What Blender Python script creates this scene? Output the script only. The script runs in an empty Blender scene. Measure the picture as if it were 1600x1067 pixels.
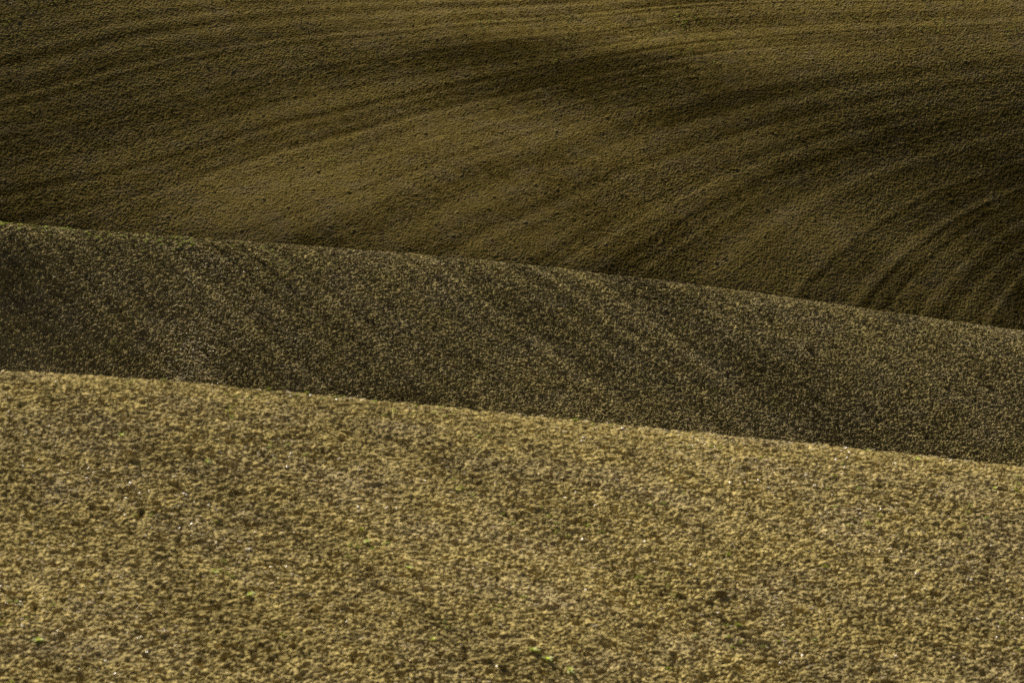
import bpy, math
import numpy as np

# ---------------------------------------------------------------- camera, sky, sun
scene = bpy.context.scene
PITCH = math.radians(-5.0)
SUN_EL = math.radians(32.0)
SUN_AZ = math.radians(-20.0)          # measured from +Y towards +X: beyond the hills, a little left
camd = bpy.data.cameras.new("camera")
cam = bpy.data.objects.new("camera", camd)
scene.collection.objects.link(cam)
cam.location = (0, 0, 0)
cam.rotation_euler = (math.radians(90) + PITCH, 0, 0)
camd.lens = 200.0
camd.sensor_width = 36.0
camd.clip_start = 1.0
camd.clip_end = 6000.0
camd.dof.use_dof = True
camd.dof.focus_distance = 232.0
camd.dof.aperture_fstop = 3.0
scene.camera = cam

world = bpy.data.worlds.new("World")
scene.world = world
world.use_nodes = True
wn = world.node_tree
bg = wn.nodes["Background"]
sky = wn.nodes.new("ShaderNodeTexSky")
sky.sky_type = 'NISHITA'
sky.sun_disc = False
sky.sun_elevation = SUN_EL
sky.sun_rotation = SUN_AZ
sky.air_density = .12
sky.dust_density = .1
wn.links.new(sky.outputs[0], bg.inputs[0])
bg.inputs[1].default_value = 0.05

ld = bpy.data.lights.new("sun", 'SUN')
ld.energy = 5.0
ld.angle = math.radians(0.5)
ld.color = (1.0, 0.92, 0.76)
sun = bpy.data.objects.new("sun", ld)
scene.collection.objects.link(sun)
sun.rotation_euler = (math.radians(90) - SUN_EL, 0, math.pi - SUN_AZ)
sun.location = (-60, 200, 120)

scene.view_settings.view_transform = 'Standard'
scene.view_settings.look = 'None'
scene.view_settings.gamma = 1.0
scene.view_settings.exposure = 2.12
scene.cycles.use_denoising = False
scene.cycles.max_bounces = 3

# ---------------------------------------------------------------- noise
def hsh(ix, iy, s):
    h = (ix.astype(np.int64) * 374761393 + iy.astype(np.int64) * 668265263 + s * 974634777) & 0xFFFFFFFF
    h = ((h ^ (h >> 13)) * 1274126177) & 0xFFFFFFFF
    h = ((h ^ (h >> 16)) * 2246822519) & 0xFFFFFFFF
    return ((h ^ (h >> 15)) & 0xFFFFFF).astype(np.float32) / np.float32(16777216.0)

def vnoise(x, y, s):
    """smooth value noise, -1..1, unit period"""
    fx = np.floor(x); fy = np.floor(y)
    a = (x - fx).astype(np.float32); b = (y - fy).astype(np.float32)
    a = a * a * (3 - 2 * a); b = b * b * (3 - 2 * b)
    ix = fx.astype(np.int64); iy = fy.astype(np.int64)
    n = (hsh(ix, iy, s) * (1 - a) + hsh(ix + 1, iy, s) * a) * (1 - b) \
        + (hsh(ix, iy + 1, s) * (1 - a) + hsh(ix + 1, iy + 1, s) * a) * b
    return n * 2 - 1

def fbm(x, y, s, octs=4, gain=.5):
    t = 0; a = 1; n = 0
    for k in range(octs):
        t = t + a * vnoise(x * 2 ** k + 17.3 * k, y * 2 ** k - 9.1 * k, s + k)
        n += a; a *= gain
    return t / n

def noise1(w, s):
    return vnoise(w, w * 0 + .5, s)

def lumps(x, y, cell, prob, r0, r1, hk, s, pw=.6):
    """irregular rounded clods: the highest dome over each point, with a random value for each clod"""
    wx = x + .30 * r1 * vnoise(x / (r1 * .8), y / (r1 * .8), s + 50) * 1.6
    wy = y + .30 * r1 * vnoise(x / (r1 * .8), y / (r1 * .8), s + 51) * 1.6
    gx = np.floor(wx / cell).astype(np.int64); gy = np.floor(wy / cell).astype(np.int64)
    best = np.zeros(x.shape, np.float32); val = np.zeros(x.shape, np.float32)
    for di in (-1, 0, 1):
        for dj in (-1, 0, 1):
            ix = gx + di; iy = gy + dj
            cx = (ix + .1 + .8 * hsh(ix, iy, s)) * cell
            cy = (iy + .1 + .8 * hsh(ix, iy, s + 1)) * cell
            r = r0 + (r1 - r0) * hsh(ix, iy, s + 2) ** 1.5
            on = hsh(ix, iy, s + 3) < prob
            ang = hsh(ix, iy, s + 4) * 3.1416
            asp = 1 + .7 * hsh(ix, iy, s + 5)
            dx = wx - cx; dy = wy - cy
            c = np.cos(ang); q = np.sin(ang)
            p = (dx * c + dy * q) * asp; o = (-dx * q + dy * c)
            d2 = (p * p + o * o) / (r * r)
            hgt = np.where(on & (d2 < 1), hk * r * np.maximum(1 - d2, 0) ** pw, 0)
            m = hgt > best
            best = np.where(m, hgt, best)
            val = np.where(m, hsh(ix, iy, s + 6), val)
    return best.astype(np.float32), val

def crumb(x, y, size, s):
    """crumbly tilth: rounded lumps of every size with sharp creases between them"""
    x = x + .25 * size * vnoise(x / size * 1.7, y / size * 1.7, s + 5)
    y = y + .25 * size * vnoise(x / size * 1.7, y / size * 1.7, s + 6)
    h = 0; a = 1.0; k = 1.0
    for o in range(4):
        c, q = math.cos(.7 + 1.1 * o), math.sin(.7 + 1.1 * o)
        u = (x * c + y * q) / size * k; v = (-x * q + y * c) / size * k
        n = vnoise(u, v, s + 10 * o)
        h = h + a * (.95 * np.sqrt(np.abs(n) + .01) + .42 * vnoise(u * 1.3 + 31, v * 1.3 - 17, s + 10 * o + 3))
        a *= .62; k *= 1.75
    return h

# ---------------------------------------------------------------- the lie of the land
F = 8889.0
def ridge_line(u, vv, slope0, slope1):
    """crest height seen across the frame, carried on straight outside it"""
    us = np.arange(0, 1601, 200)
    p = np.polyfit((us - 800) / 800, vv, 4)
    uc = np.clip(u, -60, 1660)
    r = np.polyval(p, (uc - 800) / 800)
    over = u - uc
    return r + np.where(over < 0, slope0, slope1) * 260 * np.tanh(over / 260)

def hill(x, y, vv, s0, s1, yc, w, front, back):
    yy = np.maximum(y, 20.0)
    u = 800 + F * x / yc(x)
    u = 800 + F * x / (yc(x) * math.cos(PITCH)) if yc is None else u
    v = ridge_line(u, vv, s0, s1)
    e = PITCH - np.arctan((v - 533.5) / F)
    c = yc(x)
    t = y - c
    a = np.where(t < 0, front(x, y), back)
    g = a * (np.sqrt(t * t + w * w) - w)
    return y * np.tan(e) - g

NEAR_V = [583, 594, 610, 632, 651, 669, 690, 711, 733]
MID_V = [350, 365, 380, 397, 412, 435, 462, 491, 519]

def near_h(x, y):
    yc = lambda x: 114 + .12 * x + .5 * np.sin(x / 6.)
    fr = lambda x, y: .35 + .02 * np.sin(x / 5. + y / 7.) + .035 * np.clip((-x - 2) / 8, 0, 1) \
        - .03 * np.exp(-((x + .5) ** 2 + (y - 99) ** 2) / 40)
    z = hill(x, y, NEAR_V, .045, .11, yc, 3.2, fr, .30)
    return z

def mid_h(x, y):
    yc = lambda x: 238 + .16 * x + 1.2 * np.sin(x / 9. + 1)
    fr = lambda x, y: .44 + .17 * np.exp(-((x + 21) / 6.5) ** 2) \
        + .022 * np.sin(x / 4.6 + (y - 230) / 6.) - .02 * np.exp(-((x - 6) / 7.) ** 2)
    z = hill(x, y, MID_V, .07, .13, yc, 2.2, fr, .30)
    return z

FAR = np.array([float(q) for q in """-2844 -2844 -2844 -2844 -2844 -2848 -2862 -2886 -2915 -2945 -2975 -3006 -3037 -3068 -3099 -3131 -3163 -3194 -3226 -3262 -3304 -3350 -3399 -3450 -3502 -3557 -3614 -3673 -3730 -3785 -3839 -3891 -3934 -3958 -3965 -3966 -3966 -3966 -3966
-2663 -2664 -2664 -2665 -2669 -2678 -2694 -2716 -2743 -2772 -2803 -2833 -2864 -2895 -2927 -2959 -2991 -3023 -3058 -3096 -3138 -3184 -3233 -3284 -3337 -3392 -3449 -3506 -3562 -3616 -3667 -3712 -3746 -3769 -3780 -3785 -3785 -3785 -3785
-2431 -2431 -2432 -2435 -2442 -2453 -2470 -2493 -2520 -2550 -2581 -2612 -2645 -2677 -2708 -2740 -2772 -2806 -2844 -2884 -2927 -2972 -3019 -3070 -3124 -3179 -3235 -3292 -3347 -3399 -3447 -3487 -3518 -3537 -3548 -3552 -3553 -3553 -3553
-2195 -2196 -2198 -2202 -2211 -2224 -2243 -2267 -2295 -2325 -2358 -2393 -2429 -2464 -2496 -2528 -2561 -2597 -2639 -2683 -2727 -2769 -2812 -2858 -2908 -2963 -3018 -3074 -3127 -3177 -3221 -3258 -3285 -3303 -3312 -3315 -3316 -3316 -3316
-1959 -1961 -1965 -1972 -1983 -1998 -2018 -2043 -2071 -2102 -2137 -2176 -2216 -2254 -2291 -2326 -2362 -2401 -2445 -2490 -2533 -2573 -2611 -2652 -2698 -2748 -2801 -2854 -2904 -2951 -2991 -3024 -3048 -3064 -3073 -3078 -3079 -3079 -3079
-1724 -1727 -1732 -1740 -1753 -1770 -1791 -1817 -1846 -1879 -1916 -1958 -2002 -2046 -2089 -2129 -2168 -2210 -2255 -2301 -2341 -2376 -2409 -2444 -2484 -2531 -2582 -2633 -2682 -2726 -2763 -2793 -2815 -2829 -2837 -2841 -2842 -2843 -2843
-1490 -1493 -1499 -1509 -1523 -1542 -1564 -1591 -1622 -1657 -1696 -1739 -1787 -1837 -1886 -1933 -1978 -2023 -2068 -2110 -2147 -2176 -2202 -2231 -2269 -2314 -2363 -2412 -2459 -2500 -2535 -2562 -2581 -2594 -2601 -2604 -2606 -2606 -2606
-1257 -1261 -1269 -1281 -1296 -1316 -1340 -1369 -1401 -1437 -1478 -1523 -1573 -1626 -1680 -1733 -1783 -1830 -1873 -1911 -1942 -1968 -1992 -2020 -2055 -2097 -2143 -2189 -2232 -2270 -2302 -2326 -2344 -2356 -2363 -2367 -2368 -2369 -2369
-1024 -1029 -1038 -1051 -1068 -1089 -1115 -1144 -1178 -1216 -1259 -1306 -1359 -1415 -1472 -1528 -1580 -1627 -1667 -1700 -1728 -1752 -1776 -1803 -1837 -1878 -1922 -1966 -2007 -2042 -2071 -2094 -2110 -2121 -2127 -2130 -2132 -2132 -2132
-794 -799 -808 -822 -840 -863 -890 -921 -956 -997 -1044 -1096 -1154 -1213 -1273 -1328 -1379 -1423 -1462 -1494 -1522 -1546 -1570 -1596 -1627 -1665 -1707 -1747 -1784 -1816 -1842 -1862 -1876 -1886 -1891 -1894 -1895 -1896 -1896
-614 -618 -625 -636 -650 -668 -689 -716 -749 -789 -839 -896 -958 -1021 -1081 -1138 -1189 -1237 -1281 -1319 -1349 -1372 -1393 -1415 -1441 -1472 -1505 -1538 -1569 -1595 -1617 -1634 -1646 -1655 -1660 -1663 -1664 -1665 -1665
-500 -503 -508 -515 -525 -537 -552 -571 -595 -627 -668 -718 -776 -837 -898 -955 -1007 -1057 -1104 -1144 -1172 -1193 -1211 -1231 -1256 -1285 -1314 -1342 -1367 -1387 -1404 -1418 -1427 -1434 -1439 -1441 -1442 -1443 -1443
-433 -435 -438 -443 -449 -457 -467 -479 -497 -520 -552 -591 -636 -685 -735 -783 -830 -877 -921 -958 -983 -1001 -1018 -1041 -1068 -1097 -1127 -1152 -1171 -1187 -1199 -1208 -1215 -1221 -1225 -1227 -1228 -1228 -1228
-395 -396 -398 -401 -405 -410 -417 -426 -439 -456 -479 -508 -541 -577 -613 -648 -682 -716 -746 -771 -790 -806 -825 -849 -878 -909 -938 -961 -977 -988 -996 -1002 -1006 -1011 -1014 -1016 -1017 -1017 -1018
-374 -374 -375 -377 -380 -383 -387 -393 -402 -414 -430 -451 -475 -501 -528 -552 -575 -597 -616 -630 -640 -651 -666 -687 -712 -740 -765 -783 -794 -800 -802 -803 -805 -808 -810 -812 -813 -813 -813
-362 -362 -363 -364 -366 -368 -370 -374 -380 -389 -400 -415 -432 -451 -469 -486 -501 -515 -526 -534 -539 -545 -557 -573 -594 -616 -635 -648 -653 -654 -653 -651 -650 -651 -653 -654 -654 -655 -655
-356 -356 -357 -357 -358 -360 -362 -365 -369 -375 -383 -393 -405 -417 -430 -441 -451 -459 -465 -470 -473 -479 -487 -499 -514 -529 -542 -551 -554 -554 -552 -549 -548 -547 -548 -548 -549 -549 -549
-354 -354 -354 -355 -355 -356 -357 -359 -362 -366 -372 -379 -387 -396 -405 -412 -419 -424 -427 -430 -431 -435 -441 -450 -460 -472 -482 -488 -489 -488 -486 -483 -481 -480 -480 -480 -480 -481 -481
-353 -353 -354 -354 -354 -355 -356 -357 -359 -362 -366 -371 -377 -383 -389 -394 -398 -401 -403 -404 -405 -407 -411 -418 -426 -434 -441 -446 -447 -445 -443 -440 -438 -437 -437 -437 -437 -437 -437
-354 -354 -355 -355 -355 -355 -356 -357 -358 -361 -363 -367 -371 -375 -379 -382 -385 -387 -388 -389 -390 -391 -394 -398 -404 -409 -414 -417 -418 -417 -415 -413 -412 -411 -410 -410 -410 -410 -410
-356 -356 -356 -356 -357 -357 -357 -358 -359 -360 -363 -365 -368 -371 -374 -376 -377 -379 -379 -380 -380 -381 -383 -386 -390 -394 -398 -400 -400 -400 -398 -396 -395 -394 -394 -394 -394 -394 -394
-358 -358 -358 -359 -359 -359 -359 -360 -360 -361 -363 -365 -367 -369 -371 -372 -374 -374 -375 -375 -375 -375 -377 -379 -382 -385 -387 -389 -390 -389 -388 -386 -385 -384 -384 -384 -384 -384 -384
-361 -361 -361 -361 -361 -361 -361 -362 -362 -363 -364 -366 -367 -369 -370 -371 -372 -372 -372 -372 -373 -373 -374 -375 -377 -379 -381 -382 -383 -382 -381 -380 -380 -379 -379 -378 -378 -378 -378
-364 -364 -364 -364 -364 -364 -364 -364 -365 -365 -366 -367 -369 -370 -371 -371 -372 -372 -372 -372 -372 -372 -373 -374 -375 -377 -378 -379 -380 -379 -378 -378 -377 -376 -376 -376 -376 -376 -376
-366 -366 -366 -366 -367 -367 -367 -367 -367 -368 -369 -369 -370 -371 -372 -372 -373 -373 -373 -373 -373 -373 -373 -374 -375 -376 -377 -378 -378 -378 -377 -377 -376 -376 -375 -375 -375 -375 -375
-369 -369 -369 -369 -369 -369 -370 -370 -370 -371 -371 -372 -373 -373 -374 -374 -374 -374 -374 -374 -374 -374 -374 -375 -376 -377 -377 -378 -378 -378 -378 -377 -377 -376 -376 -376 -376 -376 -376
-372 -372 -372 -372 -372 -372 -372 -373 -373 -373 -374 -374 -375 -376 -376 -376 -376 -376 -376 -376 -376 -376 -376 -377 -377 -378 -379 -379 -379 -379 -379 -378 -378 -377 -377 -377 -377 -377 -377
-375 -375 -375 -375 -375 -375 -375 -375 -376 -376 -377 -377 -378 -378 -378 -379 -379 -379 -379 -378 -378 -378 -378 -379 -379 -380 -380 -381 -381 -381 -380 -380 -380 -379 -379 -379 -379 -379 -379
-378 -378 -378 -378 -378 -378 -378 -378 -379 -379 -379 -380 -380 -381 -381 -381 -381 -381 -381 -381 -381 -381 -381 -381 -381 -382 -382 -383 -383 -383 -383 -382 -382 -382 -381 -381 -381 -381 -381
-381 -381 -381 -381 -381 -381 -381 -381 -382 -382 -382 -383 -383 -384 -384 -384 -384 -384 -384 -384 -383 -383 -383 -383 -384 -384 -385 -385 -385 -385 -385 -385 -384 -384 -384 -384 -384 -384 -384
-384 -384 -384 -384 -384 -384 -384 -384 -385 -385 -385 -386 -386 -386 -387 -387 -387 -387 -387 -386 -386 -386 -386 -386 -387 -387 -387 -388 -388 -388 -388 -387 -387 -387 -387 -386 -386 -386 -386
-387 -387 -387 -387 -387 -387 -387 -387 -388 -388 -388 -389 -389 -389 -390 -390 -390 -389 -389 -389 -389 -389 -389 -389 -389 -390 -390 -390 -391 -390 -390 -390 -390 -389 -389 -389 -389 -389 -389
-390 -390 -390 -390 -390 -390 -390 -390 -390 -391 -391 -392 -392 -392 -392 -392 -392 -392 -392 -392 -392 -392 -392 -392 -392 -392 -393 -393 -393 -393 -393 -393 -393 -392 -392 -392 -392 -392 -392
-393 -393 -393 -393 -393 -393 -393 -393 -393 -394 -394 -395 -395 -395 -395 -395 -395 -395 -395 -395 -395 -395 -395 -395 -395 -395 -396 -396 -396 -396 -396 -396 -395 -395 -395 -395 -395 -395 -395
-396 -396 -396 -396 -396 -396 -396 -396 -396 -397 -397 -398 -398 -398 -398 -398 -398 -398 -398 -398 -398 -398 -397 -398 -398 -398 -399 -399 -399 -399 -399 -399 -398 -398 -398 -398 -398 -398 -398
-399 -399 -399 -399 -399 -399 -399 -399 -399 -400 -400 -401 -401 -401 -401 -401 -401 -401 -401 -401 -401 -400 -400 -401 -401 -401 -402 -402 -402 -402 -402 -402 -401 -401 -401 -401 -401 -401 -401
-402 -402 -402 -402 -402 -402 -402 -402 -402 -403 -403 -404 -404 -404 -404 -404 -404 -404 -404 -404 -404 -403 -403 -403 -404 -404 -404 -405 -405 -405 -405 -405 -404 -404 -404 -404 -404 -404 -404
-405 -405 -405 -405 -405 -405 -405 -405 -405 -406 -406 -407 -407 -407 -407 -407 -407 -407 -407 -407 -407 -406 -406 -406 -407 -407 -407 -408 -408 -408 -408 -408 -407 -407 -407 -407 -407 -407 -407
-408 -408 -408 -408 -408 -408 -408 -408 -408 -409 -409 -410 -410 -410 -410 -410 -410 -410 -410 -410 -410 -409 -409 -409 -410 -410 -410 -411 -411 -411 -411 -411 -410 -410 -410 -410 -410 -410 -410
-411 -411 -411 -411 -411 -411 -411 -411 -411 -412 -412 -413 -413 -413 -413 -413 -413 -413 -413 -413 -412 -412 -412 -412 -413 -413 -413 -414 -414 -414 -414 -414 -413 -413 -413 -413 -413 -413 -413
-414 -414 -414 -414 -414 -414 -414 -414 -414 -415 -415 -416 -416 -416 -416 -416 -416 -416 -416 -416 -415 -415 -415 -415 -416 -416 -416 -417 -417 -417 -417 -417 -416 -416 -416 -416 -416 -416 -416
-417 -417 -417 -417 -417 -417 -417 -417 -417 -418 -418 -419 -419 -419 -419 -419 -419 -419 -419 -419 -418 -418 -418 -418 -419 -419 -419 -420 -420 -420 -420 -420 -419 -419 -419 -419 -419 -419 -419
-420 -420 -420 -420 -420 -420 -420 -420 -420 -421 -421 -422 -422 -422 -422 -422 -422 -422 -422 -422 -421 -421 -421 -421 -422 -422 -422 -423 -423 -423 -423 -423 -422 -422 -422 -422 -422 -422 -422
-423 -423 -423 -423 -423 -423 -423 -423 -424 -424 -424 -425 -425 -425 -425 -425 -425 -425 -425 -425 -424 -424 -424 -424 -425 -425 -425 -426 -426 -426 -426 -426 -425 -425 -425 -425 -425 -425 -425
-426 -426 -426 -426 -426 -426 -426 -426 -427 -427 -427 -428 -428 -428 -428 -428 -428 -428 -428 -428 -427 -427 -427 -427 -428 -428 -428 -429 -429 -429 -429 -429 -428 -428 -428 -428 -428 -428 -428
-429 -429 -429 -429 -429 -429 -429 -429 -430 -430 -430 -431 -431 -431 -431 -431 -431 -431 -431 -431 -430 -430 -430 -430 -430 -431 -431 -431 -432 -432 -432 -432 -431 -431 -431 -431 -431 -431 -431
-432 -432 -432 -432 -432 -432 -432 -432 -433 -433 -433 -434 -434 -434 -434 -434 -434 -434 -434 -434 -433 -433 -433 -433 -433 -434 -434 -434 -435 -435 -435 -435 -434 -434 -434 -434 -434 -434 -434
-435 -435 -435 -435 -435 -435 -435 -435 -436 -436 -436 -437 -437 -437 -437 -437 -437 -437 -437 -437 -436 -436 -436 -436 -436 -437 -437 -437 -438 -438 -438 -438 -437 -437 -437 -437 -437 -437 -437
-438 -438 -438 -438 -438 -438 -438 -438 -439 -439 -439 -440 -440 -440 -440 -440 -440 -440 -440 -440 -439 -439 -439 -439 -439 -440 -440 -440 -441 -441 -441 -441 -440 -440 -440 -440 -440 -440 -439
-441 -441 -441 -441 -441 -441 -441 -441 -442 -442 -442 -443 -443 -443 -443 -443 -443 -443 -443 -443 -442 -442 -442 -442 -442 -443 -443 -443 -444 -444 -444 -444 -443 -443 -443 -443 -443 -443 -442
-444 -444 -444 -444 -444 -444 -444 -444 -445 -445 -445 -446 -446 -446 -446 -446 -446 -446 -446 -446 -445 -445 -445 -445 -445 -446 -446 -446 -447 -447 -447 -447 -446 -446 -446 -446 -446 -446 -445
-446 -446 -446 -447 -447 -447 -447 -447 -448 -448 -448 -449 -449 -449 -449 -449 -449 -449 -449 -449 -448 -448 -448 -448 -448 -449 -449 -449 -450 -450 -450 -450 -449 -449 -449 -449 -449 -448 -448
-449 -449 -449 -450 -450 -450 -450 -450 -451 -451 -451 -452 -452 -452 -452 -452 -452 -452 -452 -452 -451 -451 -451 -451 -451 -452 -452 -452 -453 -453 -453 -453 -452 -452 -452 -452 -452 -452 -451
-452 -452 -452 -452 -453 -453 -453 -453 -454 -454 -454 -455 -455 -455 -455 -455 -455 -455 -455 -455 -454 -454 -454 -454 -454 -455 -455 -455 -456 -456 -456 -456 -455 -455 -455 -455 -455 -454 -454
-455 -455 -455 -455 -456 -456 -456 -456 -457 -457 -457 -458 -458 -458 -458 -458 -458 -458 -458 -458 -457 -457 -457 -457 -457 -458 -458 -458 -459 -459 -459 -459 -458 -458 -458 -458 -458 -457 -457
-458 -458 -458 -458 -459 -459 -459 -459 -460 -460 -460 -461 -461 -461 -461 -461 -461 -461 -461 -461 -460 -460 -460 -460 -460 -461 -461 -461 -462 -462 -462 -462 -461 -461 -461 -461 -461 -460 -460
-461 -461 -461 -461 -462 -462 -462 -462 -463 -463 -463 -464 -464 -464 -464 -464 -464 -464 -464 -464 -463 -463 -463 -463 -463 -464 -464 -464 -465 -465 -465 -465 -465 -464 -464 -464 -464 -463 -463
-464 -464 -464 -464 -465 -465 -465 -465 -466 -466 -466 -467 -467 -467 -467 -467 -467 -467 -467 -467 -466 -466 -466 -466 -466 -467 -467 -467 -468 -468 -468 -468 -468 -467 -467 -467 -467 -466 -466
-467 -467 -467 -467 -468 -468 -468 -468 -469 -469 -469 -470 -470 -470 -470 -470 -470 -470 -470 -470 -469 -469 -469 -469 -469 -470 -470 -470 -471 -471 -471 -471 -471 -470 -470 -470 -470 -470 -469
-470 -470 -470 -470 -470 -471 -471 -471 -472 -472 -472 -473 -473 -473 -473 -473 -473 -473 -473 -473 -472 -472 -472 -472 -472 -472 -473 -473 -474 -474 -474 -474 -474 -473 -473 -473 -473 -472 -472
-473 -473 -473 -473 -473 -474 -474 -474 -475 -475 -475 -476 -476 -476 -476 -476 -476 -476 -476 -476 -475 -475 -475 -475 -475 -475 -476 -476 -477 -477 -477 -477 -477 -476 -476 -476 -476 -475 -475""".split()], np.float64).reshape(61, 39) / 100.0
def cubw(t):
    return (-.5 * t + t * t - .5 * t ** 3, 1 - 2.5 * t * t + 1.5 * t ** 3,
            .5 * t + 2 * t * t - 1.5 * t ** 3, -.5 * t * t + .5 * t ** 3)
def far_h(x, y):
    ny, nx = FAR.shape
    gx = np.clip((x + 76) / 4.0, 0, nx - 1.0001); gy = np.clip((y - 396) / 4.0, 0, ny - 1.0001)
    i = np.floor(gx).astype(int); j = np.floor(gy).astype(int)
    wx = cubw(gx - i); wy = cubw(gy - j)
    z = 0
    for b in range(4):
        jj = np.clip(j + b - 1, 0, ny - 1)
        for a in range(4):
            z = z + wx[a] * wy[b] * FAR[jj, np.clip(i + a - 1, 0, nx - 1)]
    z = z + .12 * np.minimum(y - 396, 0)                     # the foot of the slope goes on down
    z = z - .02 * np.maximum(y - 636, 0) - 1e-5 * np.maximum(y - 636, 0) ** 1.9
    return z

def smax(a, b, k):
    d = a - b
    return .5 * (a + b + np.sqrt(d * d + k * k)) - .0

def stand_h(x, y):
    """the rise the photographer stands on"""
    return -1.7 - .20 * np.maximum(y, 0) - .0004 * y * y - .00006 * x * x

def land(x, y):
    z = np.where(y < 160, smax(near_h(x, y), stand_h(x, y), .05), -500.)
    floor_ = -33.0 - .02 * (y - 250) * (y > 250)
    m = np.where((y > 120) & (y < 330), mid_h(x, y), -500.)
    f = np.where(y > 300, far_h(x, y), -500.)
    z = np.where(y < 160, np.where(y > 120, smax(z, m, .05), z), np.where(y < 300, smax(m, near_h(x, y), .05), smax(m, f, .05)))
    return np.maximum(z, np.minimum(floor_, -26))

# ---------------------------------------------------------------- furrows
WC = {(0, 1): 1.3233, (0, 2): 0.6555, (0, 3): 0.1282, (1, 0): -0.1201, (1, 1): 0.5765, (1, 2): 0.3034, (2, 0): 0.0274, (2, 1): 0.1269, (3, 0): -0.0241}
def furrow_far(x, y):
    a = np.clip(x / 40, -1.7, 1.7); c0 = (y - 450) / 40; c = np.clip(c0, -1.2, 1.15)
    w = 0
    for (i, j), k in WC.items():
        w = w + k * a ** i * c ** j
    w = w + .45 * (c0 - c) + .1 * (x / 40 - a)
    return w * 40
def furrow_front(x, y):
    return .875 * x + .485 * y + .9 * np.sin(y / 9.) + .010 * (y - 230) * x * .12

def streaks(x, y, w, s, k=1.0):
    """relief and tone left by the passes of the plough along the lines w = const"""
    w = w + .5 * fbm(x / 16, y / 16, s, 2) + .03 * vnoise(x / 2.5, y / 2.5, s + 9)
    m1 = .5 + .5 * fbm(x / 22, y / 30, s + 20, 3)
    m2 = .5 + .5 * fbm(x / 9, y / 13, s + 30, 3)
    m3 = .5 + .5 * fbm(x / 12 + 40, y / 18, s + 40, 3)
    t = .14 * noise1(w / 5.2, s + 1) * m3 * 1.6 + .34 * noise1(w / 2.1, s + 2) * m1 * 1.5 \
        + .80 * noise1(w / .80, s + 3) * m2 * 1.6 + .95 * noise1(w / .40, s + 4) * (.4 + m3) + .6 * noise1(w / .22, s + 5) * (.4 + m1)
    return t * k

# ---------------------------------------------------------------- soil sheets
def grow(a, b, step, lo, hi, g=1.16):
    c = list(np.arange(a, b + step * .5, step))
    s = step; p = c[0]; left = []
    while p > lo:
        s *= g; p -= s; left.append(max(p, lo))
    s = step; p = c[-1]; right = []
    while p < hi:
        s *= g; p += s; right.append(min(p, hi))
    return np.array(left[::-1] + c + right, np.float64)

SHADE_DRY_TONES = [
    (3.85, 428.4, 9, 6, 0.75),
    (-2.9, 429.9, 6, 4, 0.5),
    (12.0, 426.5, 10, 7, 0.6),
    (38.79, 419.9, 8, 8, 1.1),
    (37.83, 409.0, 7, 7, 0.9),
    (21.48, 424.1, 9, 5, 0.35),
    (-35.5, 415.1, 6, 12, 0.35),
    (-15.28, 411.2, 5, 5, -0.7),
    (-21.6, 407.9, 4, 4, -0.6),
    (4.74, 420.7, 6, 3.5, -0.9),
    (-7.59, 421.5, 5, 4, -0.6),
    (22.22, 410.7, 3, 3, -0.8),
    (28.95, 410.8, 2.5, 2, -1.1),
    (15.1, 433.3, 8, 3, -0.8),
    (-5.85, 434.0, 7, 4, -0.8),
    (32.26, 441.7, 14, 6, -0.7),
    (-29.81, 407.1, 3, 3, -0.7)]          # far slope: shade painted darker, some damper soil; negative k is dry pale soil
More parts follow.
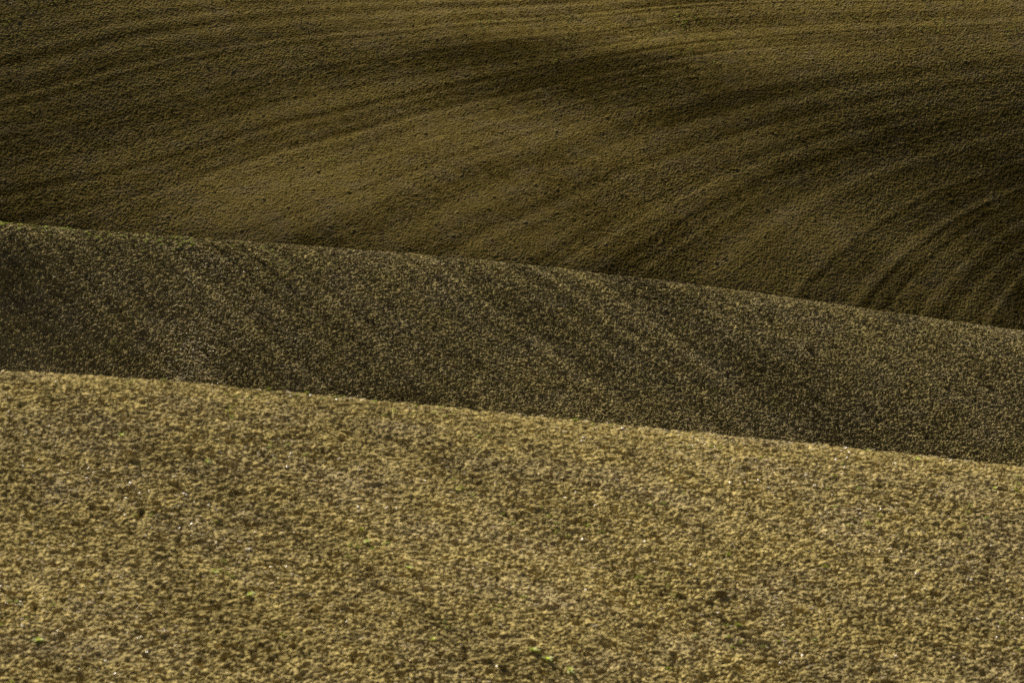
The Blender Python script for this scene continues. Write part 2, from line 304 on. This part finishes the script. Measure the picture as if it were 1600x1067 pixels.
def soil_mesh(name, xs, ys, which):
    X, Y = np.meshgrid(xs, ys)
    Z = land(X, Y)
    stx = np.gradient(xs); sty = np.gradient(ys)
    fine = np.clip((.5 - np.maximum(stx[None, :], sty[:, None])) / .35, 0, 1).astype(np.float32)
    if which == 'far':
        st = streaks(X, Y, furrow_far(X, Y), 300, 1.0)
        rel = .007 * st
        a, va = lumps(X, Y, .45, .12, .06, .15, .55, 11)
        patch = 1 + .5 * fbm(X / 9, Y / 9, 91, 3) - .2 * st
        pit = lumps(X, Y, .18, .40, .03, .075, .7, 57, .4)[0]
        for cx, cy, rx, ry, k in SHADE_DRY_TONES:
            st = st - k * np.exp(-((X - cx) / rx) ** 2 - ((Y - cy) / ry) ** 2) * (1 + .4 * fbm(X / 5, Y / 7, 801, 3))  # painted slope shade and dry soil go into the streak tone
        c1 = lumps(X, Y, .12, .90, .045, .085, .28, 31, .5)[0]
        soil = np.maximum(c1 * patch, a * .6) + crumb(X, Y, .13, 3) * .010 * patch - pit * patch * .8
        val = va
    elif which == 'mid':
        st = streaks(X, Y, furrow_front(X, Y), 500, 1.0)
        rel = .022 * st
        big, v0 = lumps(X, Y, .80, .05, .07, .15, .6, 7)
        a, va = lumps(X, Y, .26, .35, .04, .085, .62, 11)
        amp = 1 + .35 * fbm(X / 3, Y / 3.5, 77, 4) - .20 * st
        c1 = lumps(X, Y, .110, .90, .036, .075, .60, 31, .45)[0]
        c2 = lumps(X, Y, .20, .40, .05, .110, .60, 37, .45)[0]
        pit = np.maximum(lumps(X, Y, .25, .45, .03, .11, 1.6, 57, .22)[0], lumps(X, Y, .14, .48, .028, .068, 1.7, 157, .22)[0])
        soil = np.maximum(np.maximum(c1, c2 * amp), big * .8) * (.7 + .3 * amp) + crumb(X, Y, .10, 3) * .014 - pit * amp
        val = va
    else:
        st = streaks(X, Y, furrow_front(X, Y) * 1.3, 700, 1.0)
        rel = .012 * st
        big, v0 = lumps(X, Y, .55, .07, .04, .10, .6, 5)
        a, va = lumps(X, Y, .19, .35, .025, .06, .62, 13)
        amp = 1 + .3 * fbm(X / 1.6, Y / 2, 78, 4) - .15 * st
        c0 = lumps(X, Y, .070, .92, .024, .050, .50, 29, .45)[0]
        c1 = lumps(X, Y, .125, .75, .040, .082, .50, 31, .45)[0]
        c2 = lumps(X, Y, .26, .35, .05, .115, .55, 37, .45)[0]
        pit = np.maximum(lumps(X, Y, .23, .45, .03, .10, 1.5, 57, .22)[0], lumps(X, Y, .115, .48, .022, .056, 1.7, 157, .22)[0])
        soil = np.maximum(np.maximum(c0, c1), np.maximum(c2 * amp, big * .8)) * (.75 + .25 * amp) + crumb(X, Y, .09, 3) * .012 - pit * amp
        val = va
    val = .5 + .5 * vnoise(X / .11 + 5, Y / .11, 61) if which == 'near' else val
    cell = {'near': .075, 'mid': .10, 'far': .16}[which]
    val = .5 + .16 * vnoise(X / cell + 5, Y / cell, 61) + .2 * vnoise(X / cell / 2.3 + 5, Y / cell / 2.3, 62)
    Z = Z + (rel + soil) * fine
    ny, nx = X.shape
    me = bpy.data.meshes.new(name)
    me.vertices.add(nx * ny)
    me.vertices.foreach_set("co", np.stack([X, Y, Z], -1).astype(np.float32).ravel())
    idx = np.arange(nx * ny, dtype=np.int32).reshape(ny, nx)
    q = np.stack([idx[:-1, :-1], idx[:-1, 1:], idx[1:, 1:], idx[1:, :-1]], -1).reshape(-1)
    nf = (nx - 1) * (ny - 1)
    me.loops.add(nf * 4); me.loops.foreach_set("vertex_index", q)
    me.polygons.add(nf)
    me.polygons.foreach_set("loop_start", np.arange(nf, dtype=np.int32) * 4)
    me.update(calc_edges=True)
    me.polygons.foreach_set("use_smooth", np.zeros(nf, bool))
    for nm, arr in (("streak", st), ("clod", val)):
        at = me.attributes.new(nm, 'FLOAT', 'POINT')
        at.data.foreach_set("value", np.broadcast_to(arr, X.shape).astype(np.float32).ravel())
    ob = bpy.data.objects.new(name, me)
    scene.collection.objects.link(ob)
    ob["kind"] = "structure"
    return ob

# ---------------------------------------------------------------- materials
def soil_material(name, dark, light, k_streak, grain, bump):
    m = bpy.data.materials.new(name); m.use_nodes = True
    nt = m.node_tree; N = nt.nodes; Lk = nt.links
    bs = N["Principled BSDF"]
    bs.inputs["Roughness"].default_value = .95
    bs.inputs["Specular IOR Level"].default_value = .0
    geo = N.new("ShaderNodeNewGeometry")
    def attr(n):
        a = N.new("ShaderNodeAttribute"); a.attribute_name = n; return a.outputs["Fac"]
    def noise(sc, det, rough=.6):
        n = N.new("ShaderNodeTexNoise"); n.inputs["Scale"].default_value = sc
        n.inputs["Detail"].default_value = det; n.inputs["Roughness"].default_value = rough
        Lk.new(geo.outputs["Position"], n.inputs["Vector"]); return n.outputs["Fac"]
    def math_(op, a, b=None, c=None):
        n = N.new("ShaderNodeMath"); n.operation = op
        for i, v in enumerate((a, b, c)):
            if v is None: continue
            if isinstance(v, (int, float)): n.inputs[i].default_value = v
            else: Lk.new(v, n.inputs[i])
        return n.outputs[0]
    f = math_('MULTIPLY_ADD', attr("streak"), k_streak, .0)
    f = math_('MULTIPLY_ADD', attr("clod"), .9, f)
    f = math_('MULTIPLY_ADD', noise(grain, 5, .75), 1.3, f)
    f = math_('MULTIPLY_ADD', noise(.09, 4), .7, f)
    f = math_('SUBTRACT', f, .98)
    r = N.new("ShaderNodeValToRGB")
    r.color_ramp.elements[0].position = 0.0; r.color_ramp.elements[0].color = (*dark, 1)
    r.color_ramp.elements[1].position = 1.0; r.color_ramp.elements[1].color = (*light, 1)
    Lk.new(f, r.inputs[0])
    # stony, rusty and bleached crumbs
    mx = N.new("ShaderNodeMix"); mx.data_type = 'RGBA'
    sp = noise(grain * .8, 2)
    hue = math_('MULTIPLY', math_('SUBTRACT', noise(.5, 3), .45), 1.6)
    hue = math_('MAXIMUM', hue, 0.0)
    Lk.new(math_('MINIMUM', hue, .9), mx.inputs[0])
    Lk.new(r.outputs[0], mx.inputs[6])
    hs = N.new("ShaderNodeHueSaturation"); hs.inputs["Saturation"].default_value = .72
    hs.inputs["Hue"].default_value = .488
    Lk.new(r.outputs[0], hs.inputs["Color"]); Lk.new(hs.outputs[0], mx.inputs[7])
    Lk.new(mx.outputs[2], bs.inputs["Base Color"])
    bp = N.new("ShaderNodeBump"); bp.inputs["Strength"].default_value = 1.0
    bp.inputs["Distance"].default_value = bump
    Lk.new(noise(grain, 4, .7), bp.inputs["Height"])
    Lk.new(bp.outputs[0], bs.inputs["Normal"])
    return m

def plain(name, col, rough=.7, var=.3, transl=0.0):
    m = bpy.data.materials.new(name); m.use_nodes = True
    nt = m.node_tree; N = nt.nodes; Lk = nt.links
    bs = N["Principled BSDF"]; bs.inputs["Roughness"].default_value = rough; bs.inputs["Specular IOR Level"].default_value = .3
    geo = N.new("ShaderNodeNewGeometry")
    r = N.new("ShaderNodeValToRGB")
    r.color_ramp.elements[0].color = (*[c * (1 - var) for c in col], 1)
    r.color_ramp.elements[1].color = (*[min(1, c * (1 + var)) for c in col], 1)
    Lk.new(geo.outputs["Random Per Island"], r.inputs[0])
    Lk.new(r.outputs[0], bs.inputs["Base Color"])
    if transl:
        tr = N.new("ShaderNodeBsdfTranslucent"); Lk.new(r.outputs[0], tr.inputs["Color"])
        mx = N.new("ShaderNodeMixShader"); mx.inputs[0].default_value = transl
        Lk.new(bs.outputs[0], mx.inputs[1]); Lk.new(tr.outputs[0], mx.inputs[2])
        Lk.new(mx.outputs[0], N["Material Output"].inputs["Surface"])
    return m

M_NEAR = soil_material("dry_soil", (.11, .087, .034), (.490, .388, .152), .11, 16, .02)
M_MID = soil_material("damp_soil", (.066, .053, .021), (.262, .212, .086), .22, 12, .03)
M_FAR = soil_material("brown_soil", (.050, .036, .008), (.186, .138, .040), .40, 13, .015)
M_STRAW = plain("straw", (.52, .44, .30), .9, .35, .2)
M_WEED = plain("weed_leaf", (.27, .31, .045), .8, .35, .5)
M_STONE = plain("pale_stone", (.5, .44, .34), .4, .3)

near = soil_mesh("near_hill", grow(-12.2, 12.2, .024, -500, 500), np.concatenate([np.linspace(-60, 90, 90)[:-1], np.arange(90, 119.5, .025), grow(120, 121, .3, 120, 158)[1:]]), 'near')
near.data.materials.append(M_NEAR)
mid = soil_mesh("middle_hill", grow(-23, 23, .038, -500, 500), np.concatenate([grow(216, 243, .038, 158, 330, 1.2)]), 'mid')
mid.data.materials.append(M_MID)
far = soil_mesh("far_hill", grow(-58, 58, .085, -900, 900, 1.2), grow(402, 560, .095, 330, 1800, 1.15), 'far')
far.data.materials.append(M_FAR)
near["label"] = "sunlit pale brown lumpy ploughed slope filling the foreground"
mid["label"] = "darker grey brown ploughed slope between the near and far hills"
far["label"] = "far dark brown hillside with curving plough streaks"
# ---------------------------------------------------------------- what lies and grows on the soil
GR = {}
for ob in (near, mid, far):
    v = np.empty(len(ob.data.vertices) * 3, np.float32); ob.data.vertices.foreach_get("co", v)
    v = v.reshape(-1, 3)
    nx = int(np.argmax(np.diff(v[:, 1]) > 1e-4)) + 1
    GR[ob.name] = (v[:nx, 0].copy(), v[::nx, 1].copy(), v[:, 2].reshape(-1, nx))
def ground(name, x, y):
    xs, ys, Z = GR[name]
    i = np.clip(np.searchsorted(xs, x), 0, len(xs) - 1); j = np.clip(np.searchsorted(ys, y), 0, len(ys) - 1)
    return Z[j, i]

rng = np.random.default_rng(12)

def raw_mesh(name, verts, faces_n, faces, mat, label=None, kind='stuff', parent=None, smooth=False):
    me = bpy.data.meshes.new(name)
    me.vertices.add(len(verts)); me.vertices.foreach_set("co", np.asarray(verts, np.float32).ravel())
    faces = np.asarray(faces, np.int32)
    me.loops.add(faces.size); me.loops.foreach_set("vertex_index", faces.ravel())
    me.polygons.add(len(faces)); me.polygons.foreach_set("loop_start", np.arange(len(faces), dtype=np.int32) * faces_n)
    me.update(calc_edges=True)
    if smooth: me.polygons.foreach_set("use_smooth", np.ones(len(faces), bool))
    me.materials.append(mat)
    ob = bpy.data.objects.new(name, me); scene.collection.objects.link(ob)
    if kind: ob["kind"] = kind
    if label: ob["label"] = label
    if parent: ob.parent = parent
    return ob

def sticks(px, py, pz, L, W, lift, r=rng):
    """bent flat stalks, two boxes each: 6 cross sections of 2 x 2 would be waste, so three rings of a triangle"""
    n = len(px); a = r.random(n) * 6.283; tilt = (r.random(n) - .35) * lift
    d = np.stack([np.cos(a) * np.cos(tilt), np.sin(a) * np.cos(tilt), np.sin(tilt)], -1)
    s = np.stack([-np.sin(a), np.cos(a), 0 * a], -1); up = np.cross(d, s); up *= np.where(up[:, 2:] < 0, -1, 1)
    base = np.stack([px, py, pz], -1); bend = (r.random(n) - .5)[:, None] * .35 * L[:, None] * s
    V = []
    for k, f in enumerate((-.5, 0, .5)):
        c = base + d * (f * L)[:, None] + (bend if k == 1 else 0)
        w = (W * (1 if k == 1 else .7))[:, None]
        V += [c - s * w * .5, c + s * w * .5, c + up * w * .6]
    V = np.stack(V, 1).reshape(-1, 3)
    f = []
    for k in (0, 3):
        for i in range(3):
            j = (i + 1) % 3; f.append([k + i, k + j, k + 3 + j, k + 3 + i])
    F_ = (np.array(f)[None] + (np.arange(n) * 9)[:, None, None]).reshape(-1, 4)
    return V, F_

def scatter(name, n, x0, x1, y0, y1, dens):
    """points on a slope, thinned by a density function"""
    x = rng.uniform(x0, x1, n); y = rng.uniform(y0, y1, n)
    k = rng.random(n) < dens(x, y)
    x, y = x[k], y[k]
    return x, y, ground(name, x, y)

def dens_near(x, y):
    w = furrow_front(x, y)
    return np.clip(.25 + 1.0 * fbm(x / 2.2, y / 3, 400, 3) + .5 * noise1(w / .9, 401), .04, 1)
def dens_mid(x, y):
    w = furrow_front(x, y)
    return np.clip(.12 + 1.3 * fbm(x / 4, y / 5, 410, 3) + .6 * noise1(w / 1.4, 411) + 1.2 * np.exp(-((x + 12.3) / 1.8) ** 2 - ((y - 226) / 5) ** 2), .02, 1)
def dens_far(x, y):
    w = furrow_far(x, y)
    return np.clip(.15 + 1.0 * fbm(x / 11, y / 14, 420, 3) + .9 * noise1(w / 1.9, 421), .02, 1)

# straw and stubble left on the soil
def litter(label, spots, ln, wd, lift, seedname):
    x, y, z = spots; n = len(x)
    L = ln * (.4 + 1.2 * rng.random(n) ** 1.5); W = wd * (.5 + rng.random(n))
    V, Fc = sticks(x, y, z + W * .4, L, W, lift)
    return raw_mesh("straw_litter", V, 4, Fc, M_STRAW, label)
litter("bleached straw scraps scattered over the foreground soil", scatter('near_hill', 10000, -11.5, 11.5, 92, 117, dens_near), .09, .020, .9, 1)
litter("tiny straw scraps scattered over the middle slope", scatter('middle_hill', 26000, -23, 23, 212, 241, dens_mid), .10, .012, .7, 2)
litter("faint straw flecks scattered over the far hillside", scatter('far_hill', 30000, -57, 57, 404, 520, dens_far), .12, .012, .4, 3)

litter("paler patch of straw low on the left of the middle slope", scatter('middle_hill', 9000, -16, -9, 216, 236,
       lambda x, y: .8 * np.exp(-((x + 12.6 - (y - 224) * .22) / 1.1) ** 2 - ((y - 223.5) / 4) ** 2)), .10, .016, .8, 4)
# pale stones
ICO_V = []
ph = (1 + 5 ** .5) / 2
for p_, q_ in ((-1, ph), (1, ph), (-1, -ph), (1, -ph)):
    ICO_V += [(p_, q_, 0)]
for p_, q_ in ((-1, ph), (1, ph), (-1, -ph), (1, -ph)):
    ICO_V += [(0, p_, q_)]
for p_, q_ in ((-1, ph), (1, ph), (-1, -ph), (1, -ph)):
    ICO_V += [(q_, 0, p_)]
ICO_V = np.array(ICO_V) / math.sqrt(1 + ph * ph)
ICO_F = []
for a_ in range(12):
    for b_ in range(a_ + 1, 12):
        for c_ in range(b_ + 1, 12):
            if max(np.linalg.norm(ICO_V[a_] - ICO_V[b_]), np.linalg.norm(ICO_V[b_] - ICO_V[c_]), np.linalg.norm(ICO_V[a_] - ICO_V[c_])) < 1.1:
                f_ = [a_, b_, c_]
                if np.dot(np.cross(ICO_V[b_] - ICO_V[a_], ICO_V[c_] - ICO_V[a_]), ICO_V[a_]) < 0: f_ = [a_, c_, b_]
                ICO_F.append(f_)
ICO_F = np.array(ICO_F)
def stones(label, spots, size):
    x, y, z = spots; n = len(x)
    r = size * (.4 + rng.random(n) ** 3 * 1.5)
    V = ICO_V[None] * (1 + .35 * (rng.random((n, 12, 1)) - .5)) * (r[:, None, None] * (.7 + .6 * rng.random((n, 1, 3))))
    V[..., 2] *= .7
    V = V + np.stack([x, y, z + r * .3], -1)[:, None]
    Fc = (ICO_F[None] + (np.arange(n) * 12)[:, None, None]).reshape(-1, 3)
    return raw_mesh("pale_stones", V.reshape(-1, 3), 3, Fc, M_STONE, label)
stones("pale little stones scattered over the foreground soil", scatter('near_hill', 3600, -11.5, 11.5, 92, 117, dens_near), .021)
stones("pale little stones scattered over the middle slope", scatter('middle_hill', 3500, -23, 23, 212, 241, dens_mid), .016)

# green seedlings too many to count
def seedlings(label, spots, size, per):
    x, y, z = spots; n = len(x)
    x = np.repeat(x, per) + rng.normal(0, size * .4, n * per); y = np.repeat(y, per) + rng.normal(0, size * .4, n * per)
    z = np.repeat(z, per) + size * .25
    L = size * (.5 + rng.random(n * per)); W = size * .28 * (.5 + rng.random(n * per))
    V, Fc = sticks(x, y, z, L, W, 2.4)
    return raw_mesh("seedlings", V, 4, Fc, M_WEED, label)
seedlings("sparse green seedlings dotting the foreground soil",
          scatter('near_hill', 3600, -11.5, 11.5, 92, 117, lambda x, y: np.clip(-.25 + .7 * np.exp(-((x - 1) / 2) ** 2 - ((y - 101) / 2) ** 2) + 1.6 * fbm(x / 1.3, y / 2.2, 430, 3), 0, 1)), .06, 7)
seedlings("thin fringe of green seedlings along the middle crest",
          scatter('middle_hill', 9000, -23, 10, 224, 241, lambda x, y: np.clip((-x - 8) / 10, 0, 1) * np.exp(-((y - 236.5 - .16 * x) / 1.3) ** 2) * .6 * np.clip(.6 + 1.5 * fbm(x / .8, y / 1.5, 440, 3), 0, 1)), .09, 7)
seedlings("scattered green seedlings on the middle slope",
          scatter('middle_hill', 5000, -23, 23, 212, 240, lambda x, y: np.clip(-.55 + 1.7 * fbm(x / 1.2, y / 2.2, 450, 3), 0, 1)), .06, 6)
def far_green(x, y):
    w = furrow_far(x, y)
    base = np.clip(-.35 + 1.2 * fbm(x / 5, y / 8, 460, 3) + .5 * noise1(w / .8, 461), 0, .5)
    spot = 0
    for cx, cy, rx, ry in [
    (4.39, 433.8, 1.6, 5),
    (10.23, 433.5, 3, 2.5),
    (12.93, 434.2, 2.2, 4),
    (17.01, 432.2, 2.2, 2.5),
    (13.4, 433.4, 1.6, 3),
    (-37.21, 430.2, 3, 4),
    (36.5, 438.9, 8, 1.0),
    (-15.86, 427.6, 1.5, 2),
    (-0.98, 433.8, 2, 2),
    (-15.77, 411.8, 1.3, 1.2),
    (-12.99, 412.0, 1.0, 1.0)]:
        spot = spot + np.exp(-((x - cx) / rx) ** 2 - ((y - cy) / ry) ** 2)
    return np.clip(base * .03 + spot * np.clip(.1 + 1.8 * fbm(x / 1.1, y / 1.6, 462, 3), 0, 1), 0, 1)
seedlings("green seedling streaks along the furrows of the far hillside",
          scatter('far_hill', 140000, -57, 57, 404, 560, far_green), .09, 4)

# ---------------------------------------------------------------- single weeds, clods and straw wisps
def leaf_part(root, ang, length, width, tilt):
    s = 6; V = []; Fc = []
    for k in range(s + 1):
        t = k / s
        w = width * math.sin(math.pi * min(.97, t * .85 + .12)) * .5
        rr = length * t; zz = length * (math.sin(tilt) * t - .45 * t * t) + .004
        ca, sa = math.cos(ang), math.sin(ang)
        for q in (-1, 0, 1):
            V.append((ca * rr * math.cos(tilt) - sa * w * q, sa * rr * math.cos(tilt) + ca * w * q, zz + (0 if q else -.15 * w)))
    for k in range(s):
        for q in (0, 1):
            a = k * 3 + q; Fc.append((a, a + 1, a + 4, a + 3))
    return raw_mesh("leaf", V, 4, Fc, M_WEED, kind=None, parent=root, smooth=True)
def make_weed(x, y, size, nleaf, label, hill_name='near_hill'):
    root = bpy.data.objects.new("weed", None); scene.collection.objects.link(root)
    root.empty_display_size = .05
    root.location = (x, y, float(ground(hill_name, x, y)))
    root["label"] = label; root["category"] = "weed"; root["group"] = "green weeds growing in the ploughed soil"
    for k in range(nleaf):
        leaf_part(root, k * 2.399 + .3 * rng.random(), size * (.6 + .5 * rng.random()), size * .34, .25 + 1.0 * rng.random())
    st = []
    for k in range(5):
        for i in range(5):
            t = i * 1.2566; r = .006 * (1 - .15 * k); st.append((math.cos(t) * r, math.sin(t) * r, k * size * .08 - .01))
    fc = [(k * 5 + i, k * 5 + (i + 1) % 5, k * 5 + 5 + (i + 1) % 5, k * 5 + 5 + i) for k in range(4) for i in range(5)]
    raw_mesh("stem", st, 4, fc, M_WEED, kind=None, parent=root)
for a_ in [
    (0.36, 99.1, 0.195, 11, 'brightest yellow green weed rosette low in the foreground right of centre'),
    (0.63, 98.8, 0.182, 12, 'spreading green weed just right of the brightest weed rosette'),
    (1.01, 98.4, 0.182, 9, 'green weed at the bottom edge below the spreading weed'),
    (-1.39, 98.9, 0.13, 7, 'small green weed near the bottom left of the brightest weed rosette'),
    (-1.86, 102.4, 0.143, 8, 'small green weed midway up the foreground left of centre'),
    (-2.66, 103.5, 0.156, 9, 'green weed on the pale streak left of centre in the foreground'),
    (-4.65, 100.1, 0.182, 10, 'bright green weed alone in the lower left foreground'),
    (-5.33, 101.1, 0.13, 7, 'small green weed just up and left of the lone bright weed'),
    (-8.15, 97.1, 0.182, 10, 'green weed in the bottom left corner of the foreground'),
    (-5.76, 106.8, 0.13, 8, 'small green weed in the upper left of the foreground'),
    (-7.43, 107.7, 0.13, 8, 'tiny green weed near the foreground crest at the far left'),
    (8.19, 114.2, 0.13, 8, 'green weed standing on the foreground crest towards the right'),
    (9.58, 112.3, 0.13, 8, 'small green weed just below the crest at the right edge'),
    (4.54, 109.5, 0.13, 7, 'small green weed high in the foreground right of centre')]:
    make_weed(*a_)

def make_clod(x, y, size, label, mat, hill_name):
    import bmesh
    bm = bmesh.new(); bmesh.ops.create_icosphere(bm, subdivisions=4, radius=1.0)
    P = np.array([v.co[:] for v in bm.verts])
    s = int(abs(x * 37 + y * 11)) % 97
    d = 1 + .38 * fbm(P[:, 0] * 1.1 + P[:, 2], P[:, 1] * 1.1 - P[:, 2] * .7, s, 3) \
        + .20 * np.abs(vnoise(P[:, 0] * 3 + P[:, 2] * 1.3, P[:, 1] * 3 - P[:, 2], s + 9)) \
        + .10 * vnoise(P[:, 0] * 7 - P[:, 2] * 4, P[:, 1] * 7 + P[:, 2] * 3, s + 12)
    P = P * d[:, None] * np.array([1.25, .95, .72]) * size
    for v, p in zip(bm.verts, P): v.co = p
    me = bpy.data.meshes.new("soil_clod"); bm.to_mesh(me); bm.free()
    for p in me.polygons: p.use_smooth = True
    me.materials.append(mat)
    ob = bpy.data.objects.new("soil_clod", me); scene.collection.objects.link(ob)
    ob.location = (x, y, float(ground(hill_name, x, y)) + size * .25)
    ob["label"] = label; ob["category"] = "soil clod"; ob["group"] = "large clods turned up by the plough"
for a_ in [
    (3.81, 103.3, 0.09, 'largest dark clod in the lower right of the foreground', 'near_hill'),
    (3.59, 102.9, 0.06, 'dark clod touching the left side of the largest clod', 'near_hill'),
    (-7.29, 101.2, 0.053, 'round dark clod in the lower left of the foreground', 'near_hill'),
    (-9.35, 104.3, 0.068, 'dark clod cut by the left edge of the photo', 'near_hill'),
    (-6.83, 109.9, 0.053, 'dark clod just below the foreground crest at the left', 'near_hill'),
    (6.83, 111.5, 0.056, 'dark clod below the foreground crest towards the right', 'near_hill'),
    (-1.05, 102.5, 0.06, 'dark clod in the middle of the foreground', 'near_hill'),
    (-0.17, 98.1, 0.06, 'dark clod at the bottom edge just left of the weeds', 'near_hill'),
    (-2.28, 113.1, 0.053, 'dark clod poking above the foreground crest left of centre', 'near_hill'),
    (4.99, 102.3, 0.06, 'long dark clod in the bottom right of the foreground', 'near_hill'),
    (12.29, 234.0, 0.098, 'large black clod on the middle slope towards the right', 'middle_hill'),
    (19.59, 233.0, 0.098, 'large black clod on the middle slope near the right edge', 'middle_hill'),
    (17.8, 232.3, 0.075, 'small black clod left of the one near the right edge on the middle slope', 'middle_hill'),
    (1.39, 231.5, 0.09, 'black clod at the centre of the middle slope', 'middle_hill'),
    (1.73, 225.7, 0.083, 'black clod low on the middle slope at centre', 'middle_hill'),
    (1.65, 239.4, 0.075, 'dark clod on the middle crest near centre', 'middle_hill'),
    (10.73, 236.5, 0.083, 'dark clod below the middle crest right of centre', 'middle_hill')]:
    x_, y_, s_, l_, h_ = a_
    make_clod(x_, y_, s_, l_, M_NEAR if h_ == 'near_hill' else M_MID, h_)

def make_wisp(x, y, size, n, label):
    xx = rng.normal(x, size * .10, n); yy = rng.normal(y, size * .12, n)
    z = xx * 0 + float(ground('near_hill', x, y)) + .025 + .006 * rng.random(n)
    V, Fc = sticks(xx, yy, z, size * (.5 + .9 * rng.random(n)), np.full(n, .013), 1.0)
    V = V - np.array([x, y, float(ground('near_hill', x, y))])
    ob = raw_mesh("straw_wisp", V, 4, Fc, M_STRAW, kind=None)
    ob.location = (x, y, float(ground('near_hill', x, y)))
    ob["label"] = label; ob["category"] = "straw"; ob["group"] = "wisps of straw on the foreground soil"
for a_ in [
    (-6.04, 97.9, 0.16, 20, 'bright fan of pale straw near the bottom left'),
    (-8.24, 97.4, 0.128, 11, 'single bright straw stalk in the bottom left corner'),
    (1.46, 100.8, 0.128, 15, 'bright pale straw wisp low in the foreground right of centre'),
    (-0.33, 105.1, 0.112, 12, 'short pale straw wisp in the middle of the foreground'),
    (5.48, 103.2, 0.112, 14, 'pale straw wisp in the lower right of the foreground'),
    (-7.41, 99.0, 0.112, 12, 'curved pale straw wisp in the lower left foreground')]:
    make_wisp(*a_)
